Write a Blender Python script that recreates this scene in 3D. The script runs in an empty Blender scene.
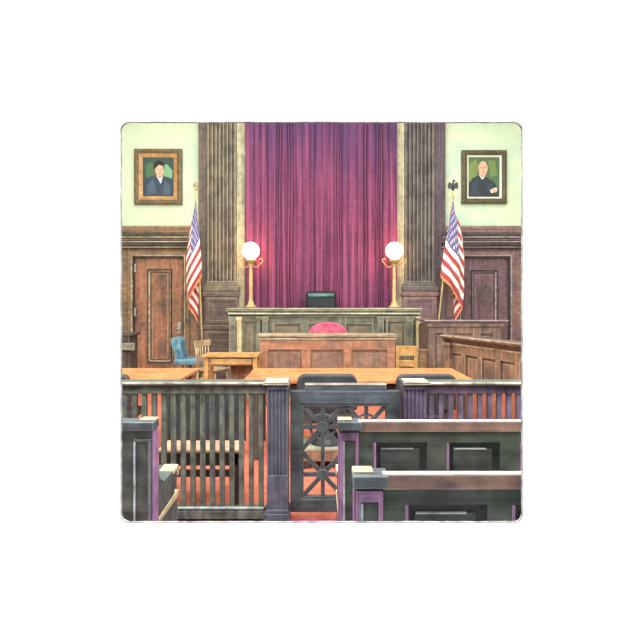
# A panelled courtroom seen from the public gallery through a square, round-cornered
# opening in a white wall.  Units are metres; +Y runs from the camera to the judge's bench.
import bpy, bmesh, math, random
from mathutils import Vector, Matrix
random.seed(7)
PI = math.pi
SC = bpy.context.scene
COL = SC.collection
EYE, FPX, CX, HY = 1.5, 560.0, 318.0, 300.0      # eye height, focal length, vanishing point of the room's long axis

def at(px, py, Y):
    return ((px-CX)*Y/FPX, Y, EYE-(py-HY)*Y/FPX)
def ax(px, Y): return (px-CX)*Y/FPX
def az(py, Y): return EYE-(py-HY)*Y/FPX

# ------------------------------------------------------------------ materials
SAT = .82
def lin(c, k=None):
    g = .3*c[0]+.59*c[1]+.11*c[2]; k = SAT if k is None else k
    c = [g+(v-g)*k for v in c]
    out = []
    for v in c:
        v /= 255.0
        out.append(v/12.92 if v <= .04045 else ((v+.055)/1.055)**2.4)
    return (out[0], out[1], out[2], 1)

MATS = {}
def paint(name, cols, scale=2.5, edge=None, edge_amt=.8, edge_r=.012, dark=None, ao=.55, ao_d=.07,
          grain=None, grain_amt=.35, grain_scale=1.0, rough=.6, bump=.15, spec=.25, sheen=0, metal=0.0, upper=None, streak=None, blotch=.22):
    """mottled pigment + grain streaks + painted edge highlights + crease shade painted into the corners"""
    m = bpy.data.materials.new(name); m.use_nodes = True
    nt = m.node_tree; N = nt.nodes; L = nt.links
    bs = N['Principled BSDF']
    bs.inputs['Roughness'].default_value = rough
    bs.inputs['Specular IOR Level'].default_value = spec
    bs.inputs['Metallic'].default_value = metal
    if sheen: bs.inputs['Sheen Weight'].default_value = sheen
    geo = N.new('ShaderNodeNewGeometry')
    n1 = N.new('ShaderNodeTexNoise'); n1.inputs['Scale'].default_value = scale
    n1.inputs['Detail'].default_value = 4; n1.inputs['Distortion'].default_value = .6
    L.new(geo.outputs['Position'], n1.inputs['Vector'])
    r = N.new('ShaderNodeValToRGB'); L.new(n1.outputs['Fac'], r.inputs['Fac'])
    el = r.color_ramp.elements
    k = len(cols)
    for i, c in enumerate(cols):
        p = .32+.36*(i/(k-1) if k > 1 else 0)
        e = el[i] if i < 2 else el.new(p)
        e.position = p; e.color = lin(c)
    if k == 1: el[1].color = lin(cols[0])
    col = r.outputs['Color']
    if blotch:
        n4 = N.new('ShaderNodeTexNoise'); n4.inputs['Scale'].default_value = 13; n4.inputs['Detail'].default_value = 4
        L.new(geo.outputs['Position'], n4.inputs['Vector'])
        mr = N.new('ShaderNodeMapRange'); mr.inputs[1].default_value = .32; mr.inputs[2].default_value = .68
        mr.inputs[3].default_value = 1-blotch; mr.inputs[4].default_value = 1+blotch
        L.new(n4.outputs['Fac'], mr.inputs[0])
        vm = N.new('ShaderNodeVectorMath'); vm.operation = 'SCALE'
        L.new(col, vm.inputs[0]); L.new(mr.outputs[0], vm.inputs['Scale']); col = vm.outputs[0]
    if grain:
        mp = N.new('ShaderNodeMapping')
        s = {'x': (1.2, 26, 26), 'y': (26, 1.2, 26), 'z': (26, 26, 1.2)}[grain]
        mp.inputs['Scale'].default_value = [q*grain_scale for q in s]
        L.new(geo.outputs['Position'], mp.inputs['Vector'])
        n2 = N.new('ShaderNodeTexNoise'); n2.inputs['Scale'].default_value = 1; n2.inputs['Detail'].default_value = 3
        L.new(mp.outputs['Vector'], n2.inputs['Vector'])
        mr = N.new('ShaderNodeMapRange'); mr.inputs[1].default_value = .3; mr.inputs[2].default_value = .7
        mr.inputs[3].default_value = 1-grain_amt; mr.inputs[4].default_value = 1+grain_amt
        L.new(n2.outputs['Fac'], mr.inputs[0])
        vm = N.new('ShaderNodeVectorMath'); vm.operation = 'SCALE'
        L.new(col, vm.inputs[0]); L.new(mr.outputs[0], vm.inputs['Scale'])
        col = vm.outputs[0]
    def noise_mask(scale, lo, hi, vec_scale):
        mp = N.new('ShaderNodeMapping'); mp.inputs['Scale'].default_value = vec_scale
        L.new(geo.outputs['Position'], mp.inputs['Vector'])
        q = N.new('ShaderNodeTexNoise'); q.inputs['Scale'].default_value = scale; q.inputs['Detail'].default_value = 2
        L.new(mp.outputs['Vector'], q.inputs['Vector'])
        return q.outputs['Fac']
    def blend(fac, c):
        mx = N.new('ShaderNodeMix'); mx.data_type = 'RGBA'
        L.new(fac, mx.inputs[0]); L.new(col, mx.inputs[6]); mx.inputs[7].default_value = lin(c)
        return mx.outputs[2]
    if streak:      # vertical streaks of a second colour
        f = noise_mask(1, 0, 1, (19, 19, .35))
        mr = N.new('ShaderNodeMapRange'); mr.inputs[1].default_value = .52; mr.inputs[2].default_value = .62; mr.inputs[4].default_value = streak[1]
        L.new(f, mr.inputs[0]); col = blend(mr.outputs[0], streak[0])
    if upper:       # light falloff painted as a darker tone toward the top
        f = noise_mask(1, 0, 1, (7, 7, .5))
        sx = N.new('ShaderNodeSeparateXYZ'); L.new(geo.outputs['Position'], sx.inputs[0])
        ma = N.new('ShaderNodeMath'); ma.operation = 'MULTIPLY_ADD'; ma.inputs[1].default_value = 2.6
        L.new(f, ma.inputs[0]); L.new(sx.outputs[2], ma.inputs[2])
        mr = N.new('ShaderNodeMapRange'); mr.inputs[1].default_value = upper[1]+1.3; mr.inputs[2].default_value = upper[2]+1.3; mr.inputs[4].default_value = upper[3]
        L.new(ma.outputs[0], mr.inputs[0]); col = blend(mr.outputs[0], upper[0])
    if ao:  # occlusion darkens creases in the base colour as painted shade
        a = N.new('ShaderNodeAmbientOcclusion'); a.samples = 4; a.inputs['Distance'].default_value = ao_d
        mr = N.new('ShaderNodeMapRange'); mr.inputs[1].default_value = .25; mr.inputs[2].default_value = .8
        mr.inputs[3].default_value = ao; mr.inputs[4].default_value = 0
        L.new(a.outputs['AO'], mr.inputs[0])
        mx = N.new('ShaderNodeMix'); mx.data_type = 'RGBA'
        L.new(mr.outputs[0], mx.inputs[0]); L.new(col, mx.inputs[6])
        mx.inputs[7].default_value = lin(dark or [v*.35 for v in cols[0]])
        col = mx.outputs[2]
    if edge:  # pale highlights painted along edges, broken up by noise
        b = N.new('ShaderNodeBevel'); b.samples = 4; b.inputs['Radius'].default_value = edge_r
        d = N.new('ShaderNodeVectorMath'); d.operation = 'DOT_PRODUCT'
        L.new(b.outputs[0], d.inputs[0]); L.new(geo.outputs['True Normal'], d.inputs[1])
        mr = N.new('ShaderNodeMapRange'); mr.inputs[1].default_value = .995; mr.inputs[2].default_value = .86
        mr.inputs[3].default_value = 0; mr.inputs[4].default_value = edge_amt
        L.new(d.outputs['Value'], mr.inputs[0])
        n3 = N.new('ShaderNodeTexNoise'); n3.inputs['Scale'].default_value = 5; n3.inputs['Detail'].default_value = 1
        L.new(geo.outputs['Position'], n3.inputs['Vector'])
        m3 = N.new('ShaderNodeMapRange'); m3.inputs[1].default_value = .36; m3.inputs[2].default_value = .58
        m3.inputs[3].default_value = .25
        L.new(n3.outputs['Fac'], m3.inputs[0])
        mu = N.new('ShaderNodeMath'); mu.operation = 'MULTIPLY'
        L.new(mr.outputs[0], mu.inputs[0]); L.new(m3.outputs[0], mu.inputs[1])
        mx = N.new('ShaderNodeMix'); mx.data_type = 'RGBA'
        L.new(mu.outputs[0], mx.inputs[0]); L.new(col, mx.inputs[6]); mx.inputs[7].default_value = lin(edge)
        col = mx.outputs[2]
    L.new(col, bs.inputs['Base Color'])
    if bump:
        nb = N.new('ShaderNodeTexNoise'); nb.inputs['Scale'].default_value = 60; nb.inputs['Detail'].default_value = 2
        L.new(geo.outputs['Position'], nb.inputs['Vector'])
        bp = N.new('ShaderNodeBump'); bp.inputs['Strength'].default_value = bump; bp.inputs['Distance'].default_value = .01
        L.new(nb.outputs['Fac'], bp.inputs['Height']); L.new(bp.outputs[0], bs.inputs['Normal'])
    MATS[name] = m
    return m

def flat(name, c, rough=.7): return paint(name, [c, [min(255, v*1.12) for v in c]], 3, ao=0, bump=0, rough=rough, blotch=0)

def glow(name, c, s):
    m = bpy.data.materials.new(name); m.use_nodes = True
    b = m.node_tree.nodes['Principled BSDF']
    b.inputs['Base Color'].default_value = (1, .95, .88, 1)
    b.inputs['Emission Color'].default_value = lin(c); b.inputs['Emission Strength'].default_value = s
    MATS[name] = m

# setting
paint('plaster', [(190, 210, 174), (200, 219, 184), (178, 210, 186)], .9, ao=.25, bump=.25, rough=.9, dark=(140, 150, 112), blotch=.05)
paint('shell', [(150, 140, 125), (165, 155, 140)], 1, ao=0, rough=.9)
paint('surround_white', [(252, 252, 252), (253, 253, 253)], 1, ao=0, bump=0, rough=.95, spec=0, blotch=0)
paint('stone_edge', [(110, 114, 112), (190, 190, 186)], 40, ao=0, rough=.9)
paint('carpet_gallery', [(150, 62, 100), (180, 80, 122)], 3, ao=.2, rough=.95, bump=.4)
paint('carpet_well', [(186, 88, 66), (210, 108, 80), (196, 94, 68)], 3, ao=.2, rough=.95, bump=.4, dark=(110, 56, 52))
paint('wood_door', [(96, 82, 74), (152, 104, 76), (164, 108, 82)], 2.2, (205, 190, 150), .8, .016, (50, 48, 52), .85, .08, 'z', .3)
paint('wood_tan', [(96, 88, 78), (138, 108, 80), (154, 114, 80)], 2, (206, 190, 146), .85, .016, (50, 48, 52), .85, .08, 'x', .3)
paint('wood_plum', [(82, 68, 76), (106, 82, 88), (112, 84, 104)], 2.2, (180, 160, 172), .8, .016, (44, 40, 48), .85, .08, 'z', .25)
paint('wood_plum_frame', [(94, 80, 88), (134, 102, 92), (112, 88, 100)], 2, (196, 172, 172), .85, .016, (46, 44, 52), .85, .08, 'x', .25)
paint('pilaster_left', [(92, 86, 76), (122, 114, 96), (106, 96, 84)], 3, (208, 198, 160), .95, .016, (44, 42, 44), 1.0, .08, 'z', .3)
paint('pilaster_right', [(76, 74, 78), (104, 100, 94), (90, 84, 90)], 3, (176, 170, 154), .9, .016, (42, 40, 46), 1.0, .08, 'z', .3)
paint('lit_cream', [(112, 112, 98), (184, 182, 160), (206, 202, 180)], 7, ao=0, grain='x', grain_amt=.4)
paint('lit_white', [(190, 186, 178), (222, 220, 212)], 7, ao=0, grain='x', grain_amt=.3)
paint('lamplit_cream', [(150, 148, 118), (182, 176, 136)], 3, ao=.3, grain='z', grain_amt=.2)
paint('bead_olive', [(160, 158, 128), (200, 198, 164)], 6, ao=0, grain='x', grain_amt=.4)
paint('bead_tan', [(150, 132, 100), (200, 184, 144)], 6, ao=0, grain='x', grain_amt=.4)
paint('bead_mauve', [(136, 122, 126), (178, 160, 166)], 6, ao=0, grain='x', grain_amt=.4)
paint('groove_shade', [(52, 50, 52), (74, 68, 68)], 4, ao=.3, grain='x')  # shade of grooves painted as a dark tone
paint('pew_highlight', [(130, 150, 154), (186, 206, 208)], 8, ao=0, grain='x', grain_amt=.3)
paint('wood_umber', [(84, 76, 74), (112, 94, 84), (98, 84, 84)], 3, (190, 172, 150), .85, .016, (44, 42, 46), .85, .08, 'x', .3)
paint('strip_dark', [(96, 84, 76), (112, 98, 86)], 3, ao=.4, grain='z')
paint('strip_plum', [(84, 72, 82), (100, 86, 94)], 3, ao=.4, grain='z')
# furniture
paint('bench_olive', [(84, 88, 78), (116, 118, 98), (98, 98, 86)], 2.6, (206, 206, 168), 1.0, .018, (44, 48, 46), .9, .09, 'x', .25)
paint('bench_panel', [(104, 96, 74), (130, 116, 88)], 4, (180, 176, 136), .6, .012, (56, 54, 48), .6, .06, 'z', .25)
paint('bench_cream', [(178, 160, 112), (206, 188, 136)], 5, (225, 212, 170), .5, .01, (90, 80, 60), .5, .05, 'z', .2)
paint('desk_wood', [(128, 98, 80), (166, 112, 80), (150, 102, 78)], 3, (208, 158, 116), .8, .014, (60, 54, 54), .8, .08, 'x', .25)
paint('desk_panel', [(112, 90, 78), (138, 104, 86)], 4, (190, 165, 135), .7, .012, (62, 54, 54), .7, .07, 'z', .25)
paint('desk_top', [(120, 112, 98), (168, 150, 122)], 3, (214, 204, 170), .8, .01, (50, 50, 50), .6, .07, 'x', .25)
paint('table_orange', [(190, 102, 52), (214, 122, 64), (200, 110, 56)], 2.5, (236, 198, 124), .9, .016, (90, 62, 50), .3, .05, 'x', .2)
paint('table_leg', [(60, 56, 54), (84, 74, 68)], 3, (130, 110, 96), .5, .01, ao=.4, grain='z')
paint('yellow_wood', [(156, 112, 58), (190, 142, 76), (168, 120, 64)], 4, (228, 196, 120), .8, .012, (70, 56, 46), .7, .07, 'x', .25)
paint('yellow_wood_dim', [(118, 90, 62), (140, 108, 74)], 4, (200, 168, 110), .6, .01, (60, 50, 46), .5, .05, 'x', .2)
paint('cream_wood', [(150, 128, 92), (178, 156, 114)], 6, (220, 204, 160), .5, .008, (70, 60, 50), .7, .05, 'z', .15)
paint('jury_wood', [(112, 90, 76), (150, 114, 88), (130, 98, 80)], 2.6, (212, 180, 138), .9, .016, (52, 48, 50), .85, .08, 'z', .3)
paint('jury_orange', [(170, 96, 62), (196, 116, 76)], 3, (214, 160, 110), .5, .01, (80, 56, 50), .3, .05, 'z', .3)
paint('jury_rail', [(84, 72, 70), (120, 92, 80)], 3, (206, 176, 150), .7, .012, (50, 46, 48), .5, .06, 'y', .25)
paint('witness_wood', [(98, 82, 78), (130, 102, 86), (112, 88, 82)], 3, (206, 174, 142), .8, .014, (50, 48, 52), .8, .08, 'z', .28)
paint('bar_green', [(60, 70, 68), (100, 110, 94), (72, 80, 84)], 7, (150, 160, 136), .5, .007, (52, 56, 56), .4, .04, 'z', .3)
paint('bar_rail', [(64, 72, 70), (88, 94, 88)], 3, (150, 152, 136), .6, .012, (50, 54, 54), .5, .06, 'x', .25)
paint('bar_purple', [(72, 64, 86), (104, 92, 120), (86, 78, 96)], 4, (150, 130, 160), .5, .007, (50, 46, 58), .4, .04, 'z', .3)
paint('newel_slate', [(60, 68, 82), (84, 92, 108), (68, 76, 80)], 4, (134, 142, 162), .7, .006, (42, 46, 52), .7, .03, 'z', .25)
paint('newel_purple', [(64, 56, 78), (92, 82, 110), (76, 68, 88)], 4, (140, 128, 166), .7, .006, (42, 40, 52), .7, .03, 'z', .25)
paint('gate_slate', [(46, 58, 60), (68, 80, 82), (58, 64, 66)], 4, (124, 126, 132), .6, .008, (38, 42, 44), .5, .04, 'x', .25)
paint('gate_cap', [(54, 66, 76), (78, 90, 102)], 4, (190, 194, 200), .8, .008, (42, 46, 50), .4, .04, 'x', .25)
paint('pew_dark', [(56, 72, 68), (80, 92, 84), (70, 76, 80)], 4, (112, 112, 116), .5, .01, (42, 48, 50), .5, .05, 'x', .3)
paint('pew_rail', [(104, 84, 82), (138, 108, 98), (116, 96, 88)], 5, (226, 214, 206), .95, .007, (56, 50, 52), .5, .05, 'x', .35)
paint('pew_purple', [(110, 84, 118), (158, 112, 164), (128, 98, 138)], 5, (196, 172, 204), .7, .006, (60, 54, 66), .3, .03, 'z', .2)
paint('pew_field', [(56, 66, 66), (76, 84, 82)], 5, (120, 136, 138), .6, .006, (44, 48, 50), .3, .03, 'x', .3)
paint('pew_cap', [(58, 70, 76), (84, 96, 104)], 8, (190, 202, 206), .9, .007, (44, 50, 54), .4, .03, 'x', .25)
paint('pew_cream', [(176, 156, 114), (208, 190, 148)], 12, (235, 226, 190), .6, .006, (110, 92, 76), .4, .03)
paint('leather_black', [(44, 48, 52), (58, 62, 66)], 5, (84, 90, 98), .4, .02, ao=.3, rough=.45, spec=.4)
paint('leather_judge', [(20, 28, 32), (32, 44, 48)], 5, ao=.3, rough=.5, spec=.3)
paint('teal_highlight', [(70, 118, 114), (110, 160, 154)], 9, ao=.2, rough=.35, spec=.5)
paint('leather_blue', [(56, 112, 138), (96, 156, 180), (74, 134, 158)], 9, (186, 226, 232), .9, .03, (34, 52, 66), .8, .08, rough=.4, spec=.5)
paint('chrome_blue', [(96, 120, 130), (130, 160, 168)], 8, ao=.4, rough=.35)
paint('fabric_pink', [(196, 76, 106), (212, 94, 124)], 5, (232, 136, 152), .5, .02, ao=.3, rough=.9)
paint('peach_seat', [(216, 158, 124), (232, 190, 156)], 8, (245, 215, 180), .5, .01, (140, 90, 70), .3, .04, 'x', .15)
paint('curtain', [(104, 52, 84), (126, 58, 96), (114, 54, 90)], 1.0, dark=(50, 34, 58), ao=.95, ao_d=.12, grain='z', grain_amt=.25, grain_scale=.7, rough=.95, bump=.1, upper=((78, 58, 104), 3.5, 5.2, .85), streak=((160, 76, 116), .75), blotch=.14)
paint('brass', [(186, 154, 88), (212, 184, 116)], 10, (240, 222, 165), .5, .006, (90, 74, 50), .4, .03, rough=.5, spec=.4)
paint('metal_grey', [(150, 146, 142), (180, 176, 170)], 10, ao=.3, rough=.35)
paint('gilt', [(160, 116, 66), (196, 146, 86)], 9, (216, 176, 116), .7, .012, (80, 60, 44), .6, .05, rough=.5)
paint('frame_brown', [(96, 82, 62), (124, 104, 74)], 9, (166, 142, 104), .6, .012, (56, 50, 44), .5, .05)
paint('frame_dark', [(72, 68, 54), (98, 90, 66)], 9, (140, 128, 96), .6, .012, (50, 46, 40), .5, .05)
flat('liner_white', (206, 204, 188))
for n, c in dict(p_green_dark=(52, 78, 72), p_green=(108, 160, 116), p_olive=(106, 128, 66), p_moss=(70, 104, 72), p_robe=(52, 66, 84),
                 p_robe_hi=(68, 86, 104), p_robe_black=(50, 58, 66), p_face=(206, 154, 124), p_face_sh=(166, 112, 90), p_hair=(44, 38, 38),
                 p_grey=(150, 132, 116), p_white=(226, 224, 214), p_lip=(160, 86, 78)).items(): flat(n, c)
flat('flag_red', (168, 62, 70), .85); flat('flag_white', (230, 214, 200), .85); flat('flag_blue', (84, 88, 150), .85)
flat('flag_gold', (216, 140, 78), .8)
glow('globe_glass', (255, 160, 88), 22.0)

# ------------------------------------------------------------------ mesh builder
class MB:
    def __init__(s): s.v, s.f, s.m = [], [], []
    def add(s, vs, fs, mat=0):
        b = len(s.v); s.v += [tuple(v) for v in vs]
        for f in fs: s.f.append([b+i for i in f]); s.m.append(mat)
        return s
    def box(s, x0, x1, y0, y1, z0, z1, mat=0):
        vs = [(x, y, z) for x in (x0, x1) for y in (y0, y1) for z in (z0, z1)]
        return s.add(vs, [(0, 1, 3, 2), (4, 6, 7, 5), (0, 4, 5, 1), (2, 3, 7, 6), (0, 2, 6, 4), (1, 5, 7, 3)], mat)
    def bar(s, p, q, w, d, mat=0, up=(0, 0, 1)):
        """square bar from p to q: w across, d deep"""
        p, q = Vector(p), Vector(q); t = (q-p).normalized(); u = Vector(up)
        if abs(t.dot(u)) > .95: u = Vector((0, 1, 0))
        a = t.cross(u).normalized()*w/2; b = a.cross(t).normalized()*d/2
        vs = [p+i*a+j*b for i, j in ((-1, -1), (1, -1), (1, 1), (-1, 1))]+[q+i*a+j*b for i, j in ((-1, -1), (1, -1), (1, 1), (-1, 1))]
        return s.add(vs, [(0, 3, 2, 1), (4, 5, 6, 7), (0, 1, 5, 4), (1, 2, 6, 5), (2, 3, 7, 6), (3, 0, 4, 7)], mat)
    def prism(s, pts, axis, a, b, mat=0):
        """polygon pts (2-D) extruded along axis from a to b; x: (y,z)  y: (x,z)  z: (x,y)"""
        def mk(p, t): return {'x': (t, p[0], p[1]), 'y': (p[0], t, p[1]), 'z': (p[0], p[1], t)}[axis]
        n = len(pts)
        return s.add([mk(p, a) for p in pts]+[mk(p, b) for p in pts],
                     [list(range(n))[::-1], list(range(n, 2*n))]+[(i, (i+1) % n, n+(i+1) % n, n+i) for i in range(n)], mat)
    def ring(s, x0, x1, z0, z1, w, y0, y1, mat=0, slope=0):
        """mitred rectangular frame in the XZ plane, y0 front, y1 back; slope pushes the inner front edge back"""
        o = [(x0, z0), (x1, z0), (x1, z1), (x0, z1)]; i = [(x0+w, z0+w), (x1-w, z0+w), (x1-w, z1-w), (x0+w, z1-w)]
        vs = [(x, y0, z) for x, z in o]+[(x, y0+slope, z) for x, z in i]+[(x, y1, z) for x, z in o]+[(x, y1, z) for x, z in i]
        fs = []
        for k in range(4):
            j = (k+1) % 4
            fs += [(k, j, 4+j, 4+k), (8+k, 12+k, 12+j, 8+j), (k, 8+k, 8+j, j), (4+k, 4+j, 12+j, 12+k)]
        return s.add(vs, fs, mat)
    def lathe(s, prof, c=(0, 0, 0), n=20, mat=0, axis=None):
        vs, fs = [], []
        for r, z in prof:
            for k in range(n):
                a = 2*PI*k/n; vs.append(Vector((r*math.cos(a), r*math.sin(a), z)))
        for i in range(len(prof)-1):
            for k in range(n): fs.append((i*n+k, i*n+(k+1) % n, (i+1)*n+(k+1) % n, (i+1)*n+k))
        fs.append(list(range(n))[::-1]); fs.append([(len(prof)-1)*n+k for k in range(n)])
        if axis is not None:
            q = Vector((0, 0, 1)).rotation_difference(Vector(axis)); vs = [q @ v for v in vs]
        return s.add([v+Vector(c) for v in vs], fs, mat)
    def tube(s, pts, r, n=8, mat=0):
        pts = [Vector(p) for p in pts]; k = len(pts)
        rs = r if isinstance(r, (list, tuple)) else [r]*k
        vs, fs = [], []; prev = None
        for i, p in enumerate(pts):
            t = (pts[min(i+1, k-1)]-pts[max(i-1, 0)]).normalized()
            if prev is None:
                u = Vector((0, 0, 1)) if abs(t.z) < .9 else Vector((0, 1, 0)); a = t.cross(u).normalized()
            else: a = (prev-t*prev.dot(t)).normalized()
            prev = a; b = t.cross(a)
            for j in range(n):
                w = 2*PI*j/n; vs.append(p+(a*math.cos(w)+b*math.sin(w))*rs[i])
        for i in range(k-1):
            for j in range(n): fs.append((i*n+j, i*n+(j+1) % n, (i+1)*n+(j+1) % n, (i+1)*n+j))
        fs.append(list(range(n))[::-1]); fs.append([(k-1)*n+j for j in range(n)])
        return s.add(vs, fs, mat)
    def ball(s, c, r, nu=20, nv=12, mat=0, sc=(1, 1, 1)):
        c = Vector(c); vs = [c+Vector((0, 0, r*sc[2]))]; fs = []
        for i in range(1, nv):
            t = PI*i/nv
            for k in range(nu):
                a = 2*PI*k/nu; vs.append(c+Vector((r*math.sin(t)*math.cos(a)*sc[0], r*math.sin(t)*math.sin(a)*sc[1], r*math.cos(t)*sc[2])))
        vs.append(c-Vector((0, 0, r*sc[2])))
        for k in range(nu):
            fs.append((0, 1+k, 1+(k+1) % nu)); e = 1+(nv-2)*nu; fs.append((len(vs)-1, e+(k+1) % nu, e+k))
        for i in range(nv-2):
            for k in range(nu): fs.append((1+i*nu+k, 1+(i+1)*nu+k, 1+(i+1)*nu+(k+1) % nu, 1+i*nu+(k+1) % nu))
        return s.add(vs, fs, mat)
    def build(s, name, mats, parent=None, bevel=0, smooth=False, seg=2, recalc=True, local=False, sub=0):
        me = bpy.data.meshes.new(name)
        off = Vector((0, 0, 0))
        if parent is not None and not local:
            q = parent
            while q is not None: off += q.location; q = q.parent
        me.from_pydata([tuple(Vector(v)-off) for v in s.v], [], s.f)
        for i, p in enumerate(me.polygons): p.material_index = s.m[i]
        if recalc:
            bm = bmesh.new(); bm.from_mesh(me); bmesh.ops.recalc_face_normals(bm, faces=bm.faces); bm.to_mesh(me); bm.free()
        for mt in (mats if isinstance(mats, (list, tuple)) else [mats]): me.materials.append(MATS[mt])
        if smooth:
            for p in me.polygons: p.use_smooth = True
        o = bpy.data.objects.new(name, me); COL.objects.link(o)
        if parent is not None: o.parent = parent
        if bevel:
            b = o.modifiers.new('bevel', 'BEVEL'); b.width = bevel; b.segments = seg; b.limit_method = 'ANGLE'; b.angle_limit = .6
        if sub:
            b = o.modifiers.new('subdivision', 'SUBSURF'); b.levels = sub; b.render_levels = sub
        return o

def tag(o, label=None, cat=None, group=None, kind=None):
    if label: o['label'] = label
    if cat: o['category'] = cat
    if group: o['group'] = group
    if kind: o['kind'] = kind
    return o
def thing(name, label, cat, loc=(0, 0, 0), rot=0, group=None):
    o = bpy.data.objects.new(name, None); COL.objects.link(o); o.empty_display_size = .1
    o.location = loc; o.rotation_euler = (0, 0, rot)
    return tag(o, label, cat, group)
def dup(root, loc, rot, label, group=None):
    r = root.copy(); COL.objects.link(r); r.location = loc; r.rotation_euler = (0, 0, rot); r['label'] = label
    if group: r['group'] = group
    for ch in list(root.children):
        c = ch.copy(); COL.objects.link(c); c.parent = r
        for g in list(ch.children):
            d = g.copy(); COL.objects.link(d); d.parent = c
    return r
def struct(o, label=None): return tag(o, label, None, None, 'structure')

def box(name, mat, parent, x0, x1, y0, y1, z0, z1, bevel=.004, local=False):
    return MB().box(x0, x1, y0, y1, z0, z1).build(name, mat, parent, bevel=bevel, local=local)

def flutes(x0, x1, yf, yb, n, d, margin):
    """plan of a fluted face (front at yf toward -Y, back at yb)"""
    pts = [(x0, yb), (x0, yf)]
    w = (x1-x0-2*margin)/n
    for i in range(n):
        a = x0+margin+i*w+w*.14; b = a+w*.72
        for k in range(7):
            t = PI*k/6
            pts.append(((a+b)/2-(b-a)/2*math.cos(t), yf+d*math.sin(t)))
    return pts+[(x1, yf), (x1, yb)]

# ------------------------------------------------------------------ the room
BW = 11.0                                       # back wall
XL, XR, ZC = -4.7, 4.9, 5.7
FW = 1.5                                        # the added white surround with the opening
fl = MB()
fl.box(XL, XR, FW, 3.84, -.1, 0, 0); fl.box(XL, XR, 3.84, BW, -.1, 0, 1)
struct(fl.build('floor', ['carpet_gallery', 'carpet_well']), 'magenta gallery carpet and salmon red carpet of the court well')
struct(MB().box(XL, XR, BW, BW+.15, 0, ZC).build('wall_back', 'plaster'), 'pale mint green plaster wall behind the bench')
struct(MB().box(XL-.15, XL, FW, BW, 0, ZC).build('wall_left', 'plaster'))
struct(MB().box(XR, XR+.15, FW, BW, 0, ZC).build('wall_right', 'plaster'))
struct(MB().box(XL, XR, FW, BW, ZC, ZC+.1).build('ceiling', 'shell'))

# added white surround with a round-cornered square opening, 12 mm thick, lip of broken stone
def rounded(x0, x1, z0, z1, r, n=8, jit=0):
    pts = []
    for cx, cz, a0 in ((x1-r, z1-r, 0), (x0+r, z1-r, PI/2), (x0+r, z0+r, PI), (x1-r, z0+r, 1.5*PI)):
        for k in range(n+1):
            a = a0+PI/2*k/n; pts.append((cx+r*math.cos(a), cz+r*math.sin(a)))
    out = []
    for i in range(len(pts)):
        p, q = Vector(pts[i]), Vector(pts[(i+1) % len(pts)])
        k = max(1, int((q-p).length/.02))
        for j in range(k):
            w = p.lerp(q, j/k); out.append((w.x+random.uniform(-jit, jit), w.y+random.uniform(-jit, jit)))
    return out
hx0, _, hz1 = at(122.0, 123.0, FW); hx1, _, hz0 = at(521.2, 521.2, FW)
hole = rounded(hx0, hx1, hz0, hz1, .022, jit=.0007)
def holed(y0, y1, grow, ext, rim=0):
    m = MB(); n = len(hole); cx, cz = (hx0+hx1)/2, (hz0+hz1)/2
    outer = []
    for x, z in hole:
        dx, dz = x-cx, z-cz; k = max(abs(dx)/(hx1-hx0), abs(dz)/(hz1-hz0))*2
        outer.append((cx+dx*rim, cz+dz*rim) if rim else (cx+dx/k*ext, cz+dz/k*ext))
    inn = [(cx+(x-cx)*grow, cz+(z-cz)*grow) for x, z in hole]
    vs = [(x, y0, z) for x, z in inn]+[(x, y0, z) for x, z in outer]+[(x, y1, z) for x, z in inn]+[(x, y1, z) for x, z in outer]
    fs = []
    for i in range(n):
        j = (i+1) % n
        fs += [(i, j, n+j, n+i), (2*n+i, 3*n+i, 3*n+j, 2*n+j), (i, 2*n+i, 2*n+j, j), (n+i, n+j, 3*n+j, 3*n+i)]
    return m.add(vs, fs)
struct(holed(FW-.006, FW, 1.002, 9.5).build('white_surround', 'surround_white'), 'smooth white surround added around the square opening')
struct(holed(FW-.0063, FW+.0005, 1.0, 0, 1.0028).build('trim_1', 'stone_edge'), 'thin rough grey stone edge of the round cornered square opening')

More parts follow.
